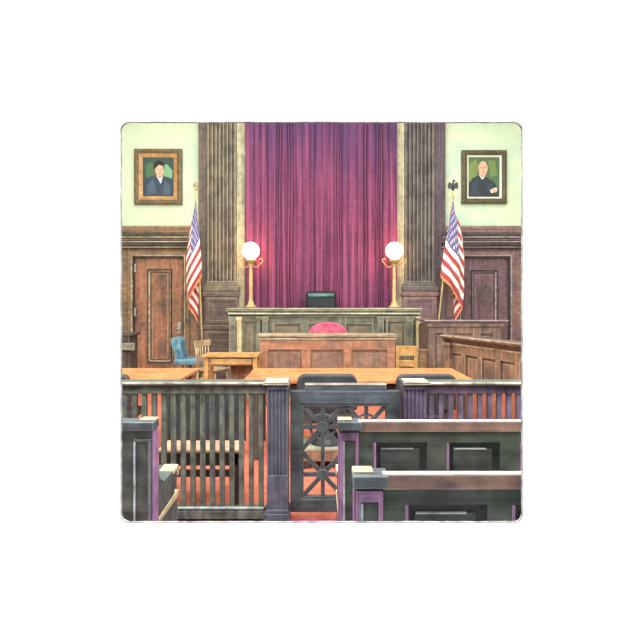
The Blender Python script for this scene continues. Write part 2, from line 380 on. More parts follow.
# panelled dado and cornice on the back wall, left and right of the pilasters
WZ = az(226, 10.9)
def dado(name, x0, x1, dx0, dx1, frame_mat, label):
    dtop = az(257, 10.9)
    m = MB()
    m.box(x0, dx0-.1, 10.9, BW, 0, WZ-.4); m.box(dx1+.1, x1, 10.9, BW, 0, WZ-.4)
    m.box(dx0-.1, dx1+.1, 10.9, BW, dtop+.09, WZ-.4)
    prof = [(BW, WZ), (10.86, WZ), (10.86, WZ-.13), (10.88, WZ-.14), (10.88, WZ-.17), (10.80, WZ-.19), (10.78, WZ-.29), (10.84, WZ-.31), (10.85, WZ-.40), (BW, WZ-.40)]
    m.prism(prof, 'x', x0, x1)
    o = struct(m.build(name, frame_mat, bevel=.006), label)
    bead = 'bead_tan' if name == 'trim_2' else 'bead_mauve'
    m = MB()
    for a, b in ((236.7, 234.2), (246, 242.3)): m.box(x0, x1, 10.745, 10.9, az(a, 10.8), az(b, 10.8))
    m.build('shade_band', 'groove_shade', o, bevel=.006)  # dark strips painted as the shade in the cornice grooves
    m = MB()
    for a, b, y in ((238.0, 236.8, 10.74), (242.2, 241.4, 10.76), (247.6, 246.4, 10.80)): m.box(x0, x1, y, 10.9, az(a, 10.8), az(b, 10.8))
    m.build('moulding_bead', bead, o)  # pale strips painted as the lit edges of the cornice
    # casing round the door
    c = MB()
    for k, (w0, w1, yf) in enumerate(((.10, .055, 10.86), (.055, .02, 10.84), (.02, -.012, 10.87))):
        c.box(dx0-w0, dx0-w1, yf, BW, 0, dtop+w0); c.box(dx1+w1, dx1+w0, yf, BW, 0, dtop+w0)
        c.box(dx0-w1, dx1+w1, yf, BW, dtop+w1, dtop+w0)
    ca = c.build('casing', frame_mat, o, bevel=.004)
    c = MB(); w0, w1, yf = .034, .014, 10.83
    c.box(dx0-w0, dx0-w1, yf, BW, 0, dtop+w0); c.box(dx1+w1, dx1+w0, yf, BW, 0, dtop+w0); c.box(dx0-w1, dx1+w1, yf, BW, dtop+w1, dtop+w0)
    c.build('casing_bead', bead, ca)  # pale strip painted as the edge highlight of the casing
    c = MB(); w0, w1, yf = .012, -.014, 10.85
    c.box(dx0-w0, dx0-w1, yf, BW, 0, dtop+w0); c.box(dx1+w1, dx1+w0, yf, BW, 0, dtop+w0); c.box(dx0-w1, dx1+w1, yf, BW, dtop+w1, dtop+w0)
    c.build('casing_rebate', 'groove_shade', ca)
    return o, dtop
lx0, lx1 = ax(134, 10.9), ax(184, 10.9)
rx0, rx1 = ax(461, 10.9), ax(509, 10.9)
_, DT = dado('trim_2', XL, ax(199, 10.9), lx0, lx1, 'wood_tan', 'tan panelled dado and cornice left of the bench')
dado('trim_3', ax(441, 10.9), XR, rx0, rx1, 'wood_plum_frame', 'plum brown panelled dado and cornice right of the bench')
def door(name, x0, x1, p0, p1, ptop, mat, panel_mat, label, handle_px=None, hinge_x=None):
    d = bpy.data.objects.new(name, None); COL.objects.link(d); d.location = ((x0+x1)/2, 10.93, 0); struct(d, label)
    y = 10.93; a, b = ax(p0, 10.9), ax(p1, 10.9); zt = az(ptop, 10.9); zb = .27
    m = MB(); m.box(x0, a, y-.02, y+.04, .01, DT); m.box(b, x1, y-.02, y+.04, .01, DT)
    m.box(a, b, y-.02, y+.04, zt, DT); m.box(a, b, y-.02, y+.04, .01, zb); m.box(a, b, y+.03, y+.045, zb, zt)
    m.build('frame', mat, d, bevel=.004)
    m = MB(); m.ring(a, b, zb, zt, .03, y-.032, y+.02, slope=.01); mo = m.build('moulding', 'groove_shade', d)
    m = MB(); m.ring(a+.03, b-.03, zb+.03, zt-.03, .018, y-.03, y+.02, slope=.02); m.build('moulding_bead', 'bead_tan' if name == 'door_1' else 'bead_mauve', mo)
    m = MB(); m.ring(a+.045, b-.045, zb+.045, zt-.045, .05, y+.028, y+.03, slope=-.018)
    m.box(a+.095, b-.095, y+.01, y+.03, zb+.095, zt-.095); m.build('panel', panel_mat, d)
    if handle_px:
        hx = ax(handle_px, 10.9)
        h = MB(); h.box(hx-.035, hx+.035, y-.035, y-.02, az(334, 10.9), az(322, 10.9)); h.build('handle', 'metal_grey', d, bevel=.01)
        h2 = MB(); h2.lathe([(.0, 0), (.012, 0), (.012, .04), (.03, .05), (.03, .07), (.012, .085), (0, .085)], (hx, y-.035, az(329, 10.9)), axis=(0, -1, 0))
        h2.build('knob', 'metal_grey', d, smooth=True)
    if hinge_x:
        for z in (az(268, 10.9), az(312, 10.9), .4):
            h = MB(); h.lathe([(0, -.08), (.022, -.08), (.022, .08), (0, .08)], (hinge_x, y-.035, z), 10)
            h.build('hinge', 'metal_grey', d)
door('door_1', lx0, lx1, 147, 172, 269, 'wood_door', 'wood_door', 'reddish brown single panel door at the left of the court', 179, lx0+.02)
door('door_2', rx0, rx1, 471, 498, 270, 'wood_plum', 'wood_plum', 'plum brown single panel door at the right of the court')

# pilasters
def pilaster(x0, x1, sx0, sx1, mat, strip_mat, ped_mat, label):
    o = thing('column', label, None, ((x0+x1)/2, BW, 0)); struct(o); del_keys = [k for k in ('category',) if k in o]
    for k in del_keys: del o[k]
    zb = az(291, 10.72); zm = az(281, 10.72)
    MB().prism(flutes(x0, x1, 10.72, BW, 7, .05, .02), 'z', zm, ZC).build('shaft', mat, o)
    b = MB(); c = .0
    for z0, z1, e in ((zm-.05, zm, .02), (zm-.1, zm-.05, .045), (zb, zm-.1, .07)): b.box(x0-e, x1+e, 10.72-e, BW, z0, z1)
    b.build('moulded_base', mat, o, bevel=.012)
    p = MB(); p.box(x0-.05, x1+.05, 10.68, BW, 0, zb)
    for z0, z1, e in ((zb-.09, zb-.02, .03), (.95, 1.02, .025), (0, .18, .03)): p.box(x0-.05-e, x1+.05+e, 10.68-e, BW, z0, z1)
    p.ring(x0-.02, x1+.02, 1.06, zb-.13, .05, 10.655, 10.69); p.ring(x0-.02, x1+.02, .24, .9, .05, 10.655, 10.69)
    p.build('pedestal', ped_mat, o, bevel=.005)
    MB().box(sx0, sx1, 10.84, BW, 0, ZC).build('backing_strip', strip_mat, o)
    return o
pilaster(ax(207.5, 10.72), ax(236, 10.72), ax(198, 10.8), ax(207, 10.8), 'pilaster_left', 'strip_dark', 'wood_umber', 'fluted taupe pilaster on a wooden pedestal left of the curtain')
pilaster(ax(405, 10.72), ax(434, 10.72), ax(434, 10.8), ax(446, 10.8), 'pilaster_right', 'strip_plum', 'wood_plum_frame', 'fluted grey pilaster on a wooden pedestal right of the curtain')

# added strips beside the curtain, warm lamplight painted as cream
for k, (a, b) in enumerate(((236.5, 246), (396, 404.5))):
    struct(MB().box(ax(a, 10.72), ax(b, 10.72), 10.72, BW, 0, ZC).build('trim_%d' % (4+k), 'lamplit_cream', bevel=.01), 'narrow added strip painted lamplit cream between curtain and pilaster, ' + ('left', 'right')[k])

# ------------------------------------------------------------------ curtain
def curtain():
    y = 10.62; x0, x1 = ax(245, y), ax(397, y)
    n, mz = 420, 14
    folds = []; x = 0
    while x < 1:
        w = random.choice((.014, .02, .03, .045, .06)); folds.append((x, w, random.uniform(.3, 1))); x += w
    def dep(t):
        for a, w, h in folds:
            if a <= t < a+w: return h*(math.sin(PI*(t-a)/w)**.4)
        return 0
    vs, fs = [], []
    for j in range(mz+1):
        z = .02+(5.55-.02)*j/mz
        for i in range(n+1):
            t = i/n; d = dep(min(.9999, t+.0025*math.sin(j*.9+t*30)))
            vs.append((x0+(x1-x0)*t, y-.075*d-.01*math.sin(t*17+j*.5), z))
    for j in range(mz):
        for i in range(n): fs.append((j*(n+1)+i, j*(n+1)+i+1, (j+1)*(n+1)+i+1, (j+1)*(n+1)+i))
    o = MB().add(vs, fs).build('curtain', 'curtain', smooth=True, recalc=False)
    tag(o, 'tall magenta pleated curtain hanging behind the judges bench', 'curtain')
curtain()

# ------------------------------------------------------------------ portraits
def portrait(px0, px1, py0, py1, cx0, cx1, cy0, cy1, fm, lm, layers, label):
    y = BW
    o = thing('framed_portrait', label, 'painting', (ax((px0+px1)/2, 10.95), BW, az(py1, 10.95)), 0, 'portraits on the back wall')
    X0, X1, Z0, Z1 = ax(px0, 10.95), ax(px1, 10.95), az(py1, 10.95), az(py0, 10.95)
    a, b, c, d = ax(cx0, 10.95), ax(cx1, 10.95), az(cy1, 10.95), az(cy0, 10.95)
    w = a-X0; w1 = w*(.62 if lm == 'gilt' else .84)
    m = MB()
    m.ring(X0, X1, Z0, Z1, w1*.5, 10.93, BW, slope=-.02); m.ring(X0+w1*.5, X1-w1*.5, Z0+w1*.5, Z1-w1*.5, w1*.55, 10.915, BW, slope=.03)
    fr = m.build('frame', fm, o)
    MB().ring(X0+w1, X1-w1, Z0+w1, Z1-w1, w-w1+.012, 10.935, BW, slope=.02).build('liner', lm, fr)
    m = MB(); mats = []
    def mi(n):
        if n not in mats: mats.append(n)
        return mats.index(n)
    m.add([(a-.01, 10.97, c-.01), (b+.01, 10.97, c-.01), (b+.01, 10.97, d+.01), (a-.01, 10.97, d+.01)], [(0, 1, 2, 3)], mi(layers[0]))
    for k, (mat, pts) in enumerate(layers[1:]):
        pp = [(a+(b-a)*u, 10.969-.0006*k, d+(c-d)*v) for u, v in pts]
        m.add(pp, [list(range(len(pp)))], mi(mat))
    cv = m.build('canvas', mats, o, recalc=False)
    bm = bmesh.new(); bm.from_mesh(cv.data)
    for f in bm.faces:
        f.normal_update()
        if f.normal.y > 0: f.normal_flip()
    bm.to_mesh(cv.data); bm.free()
def ell(cx, cy, rx, ry, n=18, a0=0, a1=2*PI): return [(cx+rx*math.cos(a0+(a1-a0)*k/n), cy+ry*math.sin(a0+(a1-a0)*k/n)) for k in range(n+(0 if a1-a0 > 6 else 1))]
portrait(134.3, 182, 149, 204.5, 142, 175, 156.5, 197.5, 'frame_brown', 'gilt', ['p_green_dark',
    ('p_moss', [(.08, .2), (.3, .12), (.4, .5), (.12, .56)]), ('p_green', [(.6, .2), (.76, .19), (.92, .34), (.9, .55), (.66, .58)]),
    ('p_robe', [(0, 1), (0, .62), (.1, .53), (.38, .45), (.66, .47), (.92, .54), (1, .6), (1, 1)]),
    ('p_robe_hi', [(.12, .95), (.16, .66), (.34, .55), (.44, .9)]), ('p_robe_hi', [(.62, .92), (.66, .58), (.84, .66), (.86, .92)]),
    ('p_white', [(.41, .44), (.63, .46), (.56, .66), (.5, .56)]), ('p_face_sh', [(.42, .36), (.62, .36), (.61, .5), (.53, .53), (.42, .46)]),
    ('p_hair', ell(.51, .27, .165, .17)), ('p_face', ell(.525, .325, .13, .155)),
    ('p_hair', [(.36, .26), (.39, .13), (.52, .08), (.66, .15), (.66, .23), (.5, .2), (.42, .27)]),
    ('p_hair', ell(.47, .3, .022, .012, 8)), ('p_hair', ell(.585, .3, .022, .012, 8)),
    ('p_face_sh', [(.53, .3), (.555, .36), (.515, .365)]), ('p_lip', ell(.53, .41, .045, .012, 8)),
    ('p_face_sh', ell(.392, .33, .02, .035, 8))],
    'portrait of a dark haired man in gilt frame on left wall')
portrait(461.8, 506.6, 150.3, 203.7, 468, 500.8, 156, 198.3, 'frame_dark', 'liner_white', ['p_moss',
    ('p_olive', [(0, .2), (.25, .08), (.36, .3), (.2, .55), (0, .6)]), ('p_olive', [(.62, .1), (.85, .1), (.9, .45), (.7, .5)]),
    ('p_robe_black', [(0, 1), (0, .7), (.14, .52), (.36, .44), (.6, .5), (.82, .62), (.95, .82), (.92, 1)]),
    ('p_robe', [(.1, .95), (.16, .62), (.3, .56), (.36, .92)]), ('p_robe', [(.56, .7), (.72, .64), (.84, .8), (.62, .86)]),
    ('p_white', [(.33, .43), (.56, .46), (.44, .55)]), ('p_face_sh', [(.34, .36), (.56, .36), (.55, .48), (.44, .5), (.34, .43)]),
    ('p_grey', ell(.455, .28, .155, .14)), ('p_face', ell(.465, .29, .135, .175)),
    ('p_hair', ell(.41, .27, .022, .011, 8)), ('p_hair', ell(.525, .27, .022, .011, 8)),
    ('p_face_sh', [(.47, .27), (.495, .335), (.455, .34)]), ('p_lip', ell(.47, .385, .045, .011, 8)),
    ('p_face_sh', ell(.325, .3, .02, .035, 8)),
    ('p_white', [(.68, .8), (.86, .74), (.9, .8), (.72, .88)]), ('p_face', [(.7, .8), (.84, .76), (.9, .82), (.86, .86), (.76, .86)])],
    'portrait of a balding man in black robe on right wall')

# ------------------------------------------------------------------ judges' bench
D = 9.2
bx0, bx1 = ax(226, D), ax(422, D); BZ = az(308.3, D)
jb = thing('judge_bench', 'wide olive grey panelled judges bench carrying the two globe lamps', 'judge bench', ((bx0+bx1)/2, D, 0))
m = MB(); m.box(bx0, bx1, D, D+.62, BZ-.05, BZ)
wl1, wr0 = ax(268, D), ax(377, D)
m.box(bx0, wl1, D+.62, D+1.15, BZ-.05, BZ); m.box(wr0, bx1, D+.62, D+1.15, BZ-.05, BZ)
bt = m.build('top', 'bench_olive', jb, bevel=.008)
MB().box(bx0, bx1, D-.006, D+.02, BZ-.014, BZ+.003).build('edge_bead', 'bead_olive', bt)  # pale strip painted as the highlight along the bench top
MB().box(bx0+.03, bx1-.03, D+.012, D+.03, BZ-.098, BZ-.075).build('lower_bead', 'bead_olive', bt)
m = MB()
m.prism([(D+.05, BZ-.05), (D+.02, BZ-.06), (D+.03, BZ-.09), (D+.07, BZ-.11), (D+.07, BZ-.14), (D+.3, BZ-.14), (D+.3, BZ-.05)], 'x', bx0+.03, bx1-.03)
m.build('cornice', 'bench_olive', jb)
zt = BZ-.14
def panelled(parent, x0, x1, z0, z1, y, th, cols, stile, rail, fm, pm, recess=.03, zmid=None, top_rail=None):
    """frame-and-panel front facing -Y. cols: list of (px0, px1) panel spans in metres"""
    m = MB(); tr = top_rail or rail
    m.box(x0, x1, y+recess, y+th, z0, z1)
    xs = [x0]+[v for c in cols for v in c]+[x1]
    for i in range(0, len(xs), 2): m.box(xs[i], xs[i+1], y, y+recess, z0, z1)
    bands = [(z0, z0+rail)]+([(zmid-rail/2, zmid+rail/2)] if zmid else [])+[(z1-tr, z1)]
    for a, b in cols:
        for r0, r1 in bands: m.box(a, b, y, y+recess, r0, r1)
    m.build('front_frame', fm, parent, bevel=.003)
    for a, b in cols:
        for (q0, q1) in zip([b_[1] for b_ in bands[:-1]], [b_[0] for b_ in bands[1:]]):
            p = MB(); w = min(.025, (b-a)*.12)
            p.ring(a, b, q0, q1, w, y+.004, y+recess, slope=.018)
            p.box(a+w*2, b-w*2, y+recess-.014, y+recess+.005, q0+w*2, q1-w*2); p.build('panel', pm, parent)
cc = [(ax(a, D), ax(b, D)) for a, b in ((273, 301), (308, 340), (346, 373))]
panelled(jb, wl1-.02, wr0+.02, 0, zt, D+.1, .06, cc, .05, .1, 'bench_olive', 'bench_panel', zmid=.55, top_rail=.12)
for a, b, pa, pb in ((bx0+.05, wl1, 242.5, 256), (wr0, bx1-.05, 388, 406)):
    panelled(jb, a, b, 0, zt, D+.06, .06, [(ax(pa, D), ax(pb, D))], .05, .1, 'bench_olive', 'bench_panel', zmid=.3, top_rail=.08)
for pxa, pxb, mt in ((229, 235.5, 'bench_olive'), (236.5, 241.5, 'bench_cream'), (257, 260, 'bench_olive'), (262, 268, 'bench_olive'),
                     (378, 384, 'bench_olive'), (386, 388, 'bench_olive'), (407, 413, 'bench_olive'), (416.5, 420.5, 'bench_cream')):
    m = MB(); a, b = ax(pxa, D), ax(pxb, D)
    m.box(a, b, D+.015, D+.07, .12, zt); m.box(a-.008, b+.008, D+.005, D+.07, 0, .12); m.box(a-.008, b+.008, D+.005, D+.07, zt-.06, zt)
    m.build('pilaster', mt, jb, bevel=.004)
for a in (bx0+.05, bx1-.09): box('side_panel', 'bench_olive', jb, a, a+.04, D+.12, D+1.12, 0, BZ-.05)

# platform behind the bench
struct(MB().box(ax(268, D)+.04, ax(377, D)-.04, D+.66, 10.48, 0, .34).build('dais', 'carpet_well', bevel=.01), 'carpeted platform behind the bench')

# judge's chair
jc = thing('leather_armchair', 'black high backed leather chair behind the judges bench', 'chair', (ax(321, 10.2), 10.12, .34))
def cushion(name, mat, parent, x0, x1, y0, y1, z0, z1, r, local=True): return MB().box(x0, x1, y0, y1, z0, z1).build(name, mat, parent, bevel=r, seg=4, local=local, smooth=True)
cushion('backrest', 'leather_judge', jc, -.275, .275, .06, .18, .5, az(291, 10.2)-.34, .05)
MB().tube([(-.235, .05, az(295.5, 10.2)-.34), (.235, .05, az(295.5, 10.2)-.34)], .035, 12).build('highlight_roll', 'teal_highlight', jc, smooth=True, local=True)  # added roll, painted teal as the highlight on the dark back
cushion('seat', 'leather_judge', jc, -.26, .26, -.2, .1, .4, .5, .04)
for s in (-1, 1): cushion('armrest', 'leather_judge', jc, s*.29-.03, s*.29+.03, -.16, .12, .62, .67, .02); box('arm_post', 'leather_black', jc, s*.29-.02, s*.29+.02, -.02, .03, .44, .62, local=True)
m = MB(); m.lathe([(0, .05), (.03, .05), (.03, .4), (0, .4)])
for k in range(5): m.bar((0, 0, .06), (.22*math.cos(k*1.2566), .22*math.sin(k*1.2566), .03), .04, .04)
m.build('pedestal', 'leather_black', jc, local=True)

# globe lamps
def lamp(px, label, first=None):
    Y = D+1.02; x = ax(px, Y)
    if first is not None: return dup(first, (x, Y, BZ+.004), PI, label)
    o = thing('globe_lamp', label, 'lamp', (x, Y, BZ+.004), 0, 'globe lamps on the bench')
    k = Y/FPX; zc = az(261, Y)-BZ; zg = az(251, Y)-BZ; R = 8.6*k
    MB().lathe([(0, 0), (.1, 0), (.1, .02), (.075, .035), (.06, .05), (.05, .09), (.035, .11), (0, .11)]).build('base', 'brass', o, smooth=False, local=True)
    MB().lathe([(0, .1), (.036, .1), (.034, .4), (.03, zc-.09), (.042, zc-.08), (.042, zc-.06), (.03, zc-.05), (0, zc-.05)], n=16).build('post', 'brass', o, local=True)
    MB().lathe([(0, zc-.06), (.03, zc-.06), (.07, zc-.03), (.1, zc), (.1, zc+.02), (.06, zc+.03), (0, zc+.03)]).build('collar', 'brass', o, local=True)
    MB().ball((0, 0, zg), R, 28, 18).build('globe', 'globe_glass', o, smooth=True, local=True)
    for s in (-1, 1):
        pts = [(s*(.03+.16*t), 0, zc-.08-.06*math.sin(PI*t)+.05*t) for t in [i/10 for i in range(11)]]
        pts += [(s*(.19+.03*math.sin(a)), 0, zc-.03+.035-.035*math.cos(a)) for a in [.5+i*.5 for i in range(9)]]
        MB().tube(pts, .007, 6).build('scroll_arm', 'brass', o, smooth=True, local=True)
    return o
L1 = lamp(250.8, 'white globe lamp on brass post at left end of bench')
lamp(394.3, 'white globe lamp on brass post at right end of bench', L1)

# ------------------------------------------------------------------ clerk's desk and the chairs by it
D = 8.0
dx0, dx1 = ax(260, D), ax(395, D); DZ = az(334.5, D)
cd = thing('clerk_desk', 'reddish panelled clerk desk in front of the judges bench', 'desk', ((dx0+dx1)/2, D, 0))
m = MB(); m.box(dx0-.04, dx1+.03, D-.04, D+.42, DZ-.035, DZ); dt = m.build('top', 'desk_top', cd, bevel=.006)
MB().box(dx0-.04, dx1+.03, D-.044, D, DZ-.012, DZ+.002).build('edge_bead', 'bead_tan', dt)
MB().box(dx0-.015, dx1+.01, D-.02, D+.01, DZ-.066, DZ-.046).build('lower_bead', 'bead_tan', dt)
m = MB(); m.box(dx0-.015, dx1+.01, D-.015, D+.38, DZ-.085, DZ-.045); m.build('ledge', 'desk_top', cd, bevel=.006)
panelled(cd, dx0, dx1, 0, DZ-.085, D, .05, [(ax(a, D), ax(b, D)) for a, b in ((267, 302), (310, 344), (351, 388))], .05, .09, 'desk_wood', 'desk_panel', top_rail=.13)
for a in (dx0, dx1-.04): box('side_panel', 'desk_wood', cd, a, a+.04, D+.05, D+.36, 0, DZ-.085)

pk = thing('office_chair', 'pink round backed chair behind the clerk desk', 'chair', (ax(328, 8.9), 8.72, 0))
w = ax(347, 8.9)-ax(308, 8.9); zt_ = az(322, 8.9)
pts = [(-w/2, .62), (w/2, .62)]+[(w/2*math.cos(t)*(1 if abs(math.cos(t)) < .99 else 1), zt_-.22+.22*math.sin(t)**.8) for t in [PI*k/16 for k in range(17)]]
MB().prism(pts, 'y', .14, .22).build('backrest', 'fabric_pink', pk, bevel=.02, seg=3, local=True)
cushion('seat', 'fabric_pink', pk, -.24, .24, -.2, .16, .42, .52, .03)
m = MB(); m.bar((0, .1, .42), (0, .24, .7), .05, .02); m.lathe([(0, .05), (.03, .05), (.03, .42), (0, .42)])
for k in range(5): m.bar((0, 0, .06), (.2*math.cos(k*1.2566), .2*math.sin(k*1.2566), .03), .04, .04)
m.build('pedestal', 'leather_black', pk, local=True)

# ladder back chair
def ladder(o, w, h, mat):
    for sx in (-1, 1):
        box('leg', mat, o, sx*w/2-.018, sx*w/2+.018, -.2, -.164, 0, .43, local=True)
        MB().bar((sx*w/2, .17, 0), (sx*w/2, .2, h), .036, .036).build('back_post', mat, o, local=True, bevel=.004)
    MB().box(-w/2-.03, w/2+.03, -.21, .2, .43, .46).build('seat', mat, o, bevel=.01, local=True)
    for z0, z1 in ((h-.13, h), (h-.27, h-.19), (h-.4, h-.34)):
        m = MB(); n = 8
        P = [(-w/2+w*i/n, .175+.05*math.sin(PI*i/n)) for i in range(n+1)]
        m.prism(P+[(x, y+.02) for x, y in P[::-1]], 'z', z0, z1); m.build('back_slat', mat, o, local=True, bevel=.004)
    for y in (-.18, .17): box('stretcher', mat, o, -w/2, w/2, y-.012, y+.012, .2, .225, local=True)
lc = thing('ladder_back_chair', 'yellow wooden ladder back chair right of the clerk desk', 'chair', (ax(407, 7.3), 7.15, 0))
ladder(lc, ax(416, 7.3)-ax(398, 7.3), az(346, 7.35), 'yellow_wood')

# small writing table, spindle chair and blue chair at the left
D = 7.5
st = thing('writing_table', 'small yellow wooden table left of the clerk desk', 'table', (ax(230, D), D+.2, 0))
tx0, tx1 = ax(204, D), ax(257, D); TZ = az(355, D)
box('tabletop', 'yellow_wood', st, tx0-.03, tx1+.01, D-.03, D+.42, TZ-.03, TZ)
m = MB(); m.box(tx0+.02, tx1-.02, D+.01, D+.04, TZ-.14, TZ-.03); m.box(tx0+.02, tx1-.02, D+.36, D+.39, TZ-.14, TZ-.03); m.box(tx0+.02, tx0+.04, D+.04, D+.36, TZ-.14, TZ-.03); m.box(tx1-.04, tx1-.02, D+.04, D+.36, TZ-.14, TZ-.03)
m.build('apron', 'yellow_wood_dim', st, bevel=.003)
dr = box('drawer', 'yellow_wood', st, tx0+.1, tx1-.08, D, D+.012, TZ-.125, TZ-.055)
MB().ball(((tx0+tx1)/2, D-.012, TZ-.09), .014, 10, 8).build('knob', 'brass', dr, smooth=True)
for a in (tx0, tx1-.055):
    for y in (D, D+.35): box('leg', 'yellow_wood', st, a, a+.055, y, y+.05, 0, TZ-.03)
box('back_panel', 'jury_wood', st, tx0+.3, tx1-.06, D+.33, D+.35, .1, TZ-.14)

sp = thing('spindle_chair', 'pale wooden spindle back chair behind the small yellow table', 'chair', (ax(202, 8.7)+.19, 8.55, 0), math.radians(66))
zt_ = az(340, 8.7)
P = [(-.2+.4*i/8, .17+.05*math.sin(PI*i/8)) for i in range(9)]
MB().prism(P+[(x, y+.025) for x, y in P[::-1]], 'z', zt_-.09, zt_).build('crest_rail', 'cream_wood', sp, local=True, bevel=.006)
for i in range(7):
    x = -.165+.055*i; y = .18+.05*math.sin(PI*(x+.2)/.4)
    MB().tube([(x, y, zt_-.08), (x*.93, y-.02, .46)], .009, 8).build('spindle', 'cream_wood', sp, local=True, smooth=True)
MB().box(-.2, .2, -.2, .21, .43, .465).build('seat', 'cream_wood', sp, local=True, bevel=.015)
for sx in (-1, 1):
    for y, y2 in ((-.15, -.19), (.15, .19)): MB().tube([(sx*.15, y, .44), (sx*.19, y2, 0)], [.016, .012], 8).build('leg', 'cream_wood', sp, local=True, smooth=True)

bl = thing('swivel_chair', 'light blue leather swivel chair beside the left door', 'chair', (ax(190, 9.5), 9.5, 0), 0)
k = 9.5/FPX
zs = az(357.5, 9.5); zt_ = az(337, 9.5); xb = (174-190)*k
prof = [(xb-.01, zt_-.06), (xb+.0, zt_-.015), (xb+.04, zt_+.005), (xb+.11, zt_-.005), (xb+.15, zt_-.05), (xb+.155, zt_-.12), (xb+.165, zs+.14), (xb+.19, zs+.03), (xb+.2, zs-.04),
        (xb+.09, zs-.06), (xb+.06, zs+.02), (xb+.04, zs+.14), (xb+.01, zt_-.14)]
MB().prism(prof, 'y', -.2, .2).build('backrest', 'leather_blue', bl, bevel=.02, seg=3, local=True)
MB().box(xb+.05, (205-190)*k, -.22, .22, zs-.11, zs).build('seat', 'leather_blue', bl, bevel=.035, seg=3, local=True)
m = MB(); m.lathe([(0, .06), (.035, .06), (.03, zs-.12), (0, zs-.12)])
for q in range(5): m.bar((0, 0, .09), (.26*math.cos(q*1.2566), .26*math.sin(q*1.2566), .04), .05, .05)
m.build('pedestal', 'chrome_blue', bl, local=True)

# dark cabinet at the left edge
D = 8.0
cb = thing('side_cabinet', 'dark cabinet with pale ledge standing before the left door', 'cabinet', (ax(112, D), D, 0))
cx0, cx1 = ax(84, D), ax(133, D)
box('carcass', 'table_leg', cb, cx0, cx1-.06, D+.04, D+.4, 0, az(336, D))
box('ledge', 'bench_olive', cb, cx0, cx1+.02, D-.02, D+.04, az(350, D), az(343, D))
box('door', 'table_leg', cb, cx0+.04, cx1-.1, D+.01, D+.04, .08, az(352, D))
box('top', 'table_leg', cb, cx0, cx1-.02, D+.02, D+.42, az(336, D), az(333.5, D))

# ------------------------------------------------------------------ flags
def flag(px_top, py_top, px_low, py_low, Y, side, spread, shift, kind, label):
    pt = Vector(at(px_top, py_top, Y)); pl = Vector(at(px_low, py_low, Y))
    d = (pt-pl)/(pt.z-pl.z); base = pl-d*pl.z; base.z = 0
    o = thing('national_flag', label, 'flag', base, 0, 'flags beside the bench')
    def pole(z): return base+d*z
    po = MB().tube([pole(.05), pole(pt.z)], .017, 10).build('pole', 'brass', o, smooth=True)
    MB().lathe([(0, 0), (.17, 0), (.17, .02), (.1, .05), (.04, .08), (.035, .14), (0, .14)], base).build('base', 'brass', o)
    m = MB(); c = pole(pt.z)
    if kind == 'eagle':
        m.lathe([(0, 0), (.02, 0), (.02, .03), (.045, .05), (.02, .07), (0, .07)], c, 12)
        m.ball(c+Vector((0, 0, .12)), .034, 12, 8, sc=(.8, .8, 1.6)); m.ball(c+Vector((.01, -.018, .185)), .022, 10, 8)
        m.bar(c+Vector((.02, -.025, .183)), c+Vector((.045, -.035, .172)), .012, .012)
        for s in (-1, 1):
            P = [(.02, .1), (.05, .17), (.09, .2), (.125, .17), (.135, .1), (.12, .02), (.1, .06), (.08, .0), (.065, .05), (.045, .02), (.03, .06)]
            m.prism([(c.x+s*x*.72, c.z+.02+z*.72) for x, z in P], 'y', c.y-.012, c.y+.012)
        fm = 'leather_black'
    else:
        m.lathe([(0, 0), (.03, 0), (.03, .02), (.018, .03), (.05, .06), (.055, .09), (.03, .13), (0, .15)], c, 14); fm = 'cream_wood'
    m.build('finial', fm, po, smooth=(kind != 'eagle'))
    zt = pt.z-.1; H = 1.42; drop = 1.02
    def P(u, v):
        z = zt-H*v*(1-.08*u)-u*drop
        f = min(1, max(0, (zt-z)/2.4))
        A = spread*(.12+.88*min(1, f*2.1))*(1-.45*max(0, f-.7)/.3)
        w = side*(-PI/2+5.0*u)
        q = pole(z); cx = q.x+(pt.x+shift-q.x)*min(1, u*1.1)
        ruck = .022*math.sin(15*u+4*v)+.014*math.sin(31*u-6*v)
        return Vector((cx+A*math.sin(w)+A*.5*side*(1-u)+.25*ruck, q.y-.13-.09*math.cos(w)*(.3+.7*f)-ruck*(.4+f), z+.04*math.sin(9*u)))
    nu, nv = 60, 52
    m = MB(); vs = [P(i/nu, j/nv) for j in range(nv+1) for i in range(nu+1)]
    m.v = [tuple(v) for v in vs]
    for j in range(nv):
        for i in range(nu):
            u, v = (i+.5)/nu, (j+.5)/nv
            mt = 2 if (u < .4 and v < 7/13) else (0 if int(v*13) % 2 == 0 else 1)
            m.f.append([j*(nu+1)+i, j*(nu+1)+i+1, (j+1)*(nu+1)+i+1, (j+1)*(nu+1)+i]); m.m.append(mt)
    for r in range(9):
        for c_ in range(6 if r % 2 == 0 else 5):
            u = .4*((c_*2+(1 if r % 2 == 0 else 2))/12); v = (7/13)*((r+1)/10)
            p = P(u, v); e = .01; nn = (P(u+e, v)-p).cross(P(u, v+e)-p).normalized()
            for s in (-1, 1):
                ring = []
                for q in range(10):
                    rr = (.03 if q % 2 == 0 else .013); a = PI/2+q*PI/5
                    ring.append(P(u+rr*math.cos(a)/1.75, v-rr*math.sin(a)/1.05)+nn*s*.006)
                m.add(ring, [list(range(10))], 1)
    cl = m.build('cloth', ['flag_red', 'flag_white', 'flag_blue'], o, smooth=True, recalc=False)
    m = MB(); n = 40; vs = []
    for i in range(n+1):
        v = i/n; a = P(1, v); b = a+Vector((0, -.006, -.06)); vs += [a, b]
    m.add(vs, [(2*i, 2*i+1, 2*i+3, 2*i+2) for i in range(n)])
    vs = []
    for i in range(n+1):
        a = P(i/n, 1); b = a+Vector((0, -.006, -.05)); vs += [a, b]
    m.add(vs, [(2*i, 2*i+1, 2*i+3, 2*i+2) for i in range(n)])
    m.build('fringe', 'flag_gold', cl, recalc=False)
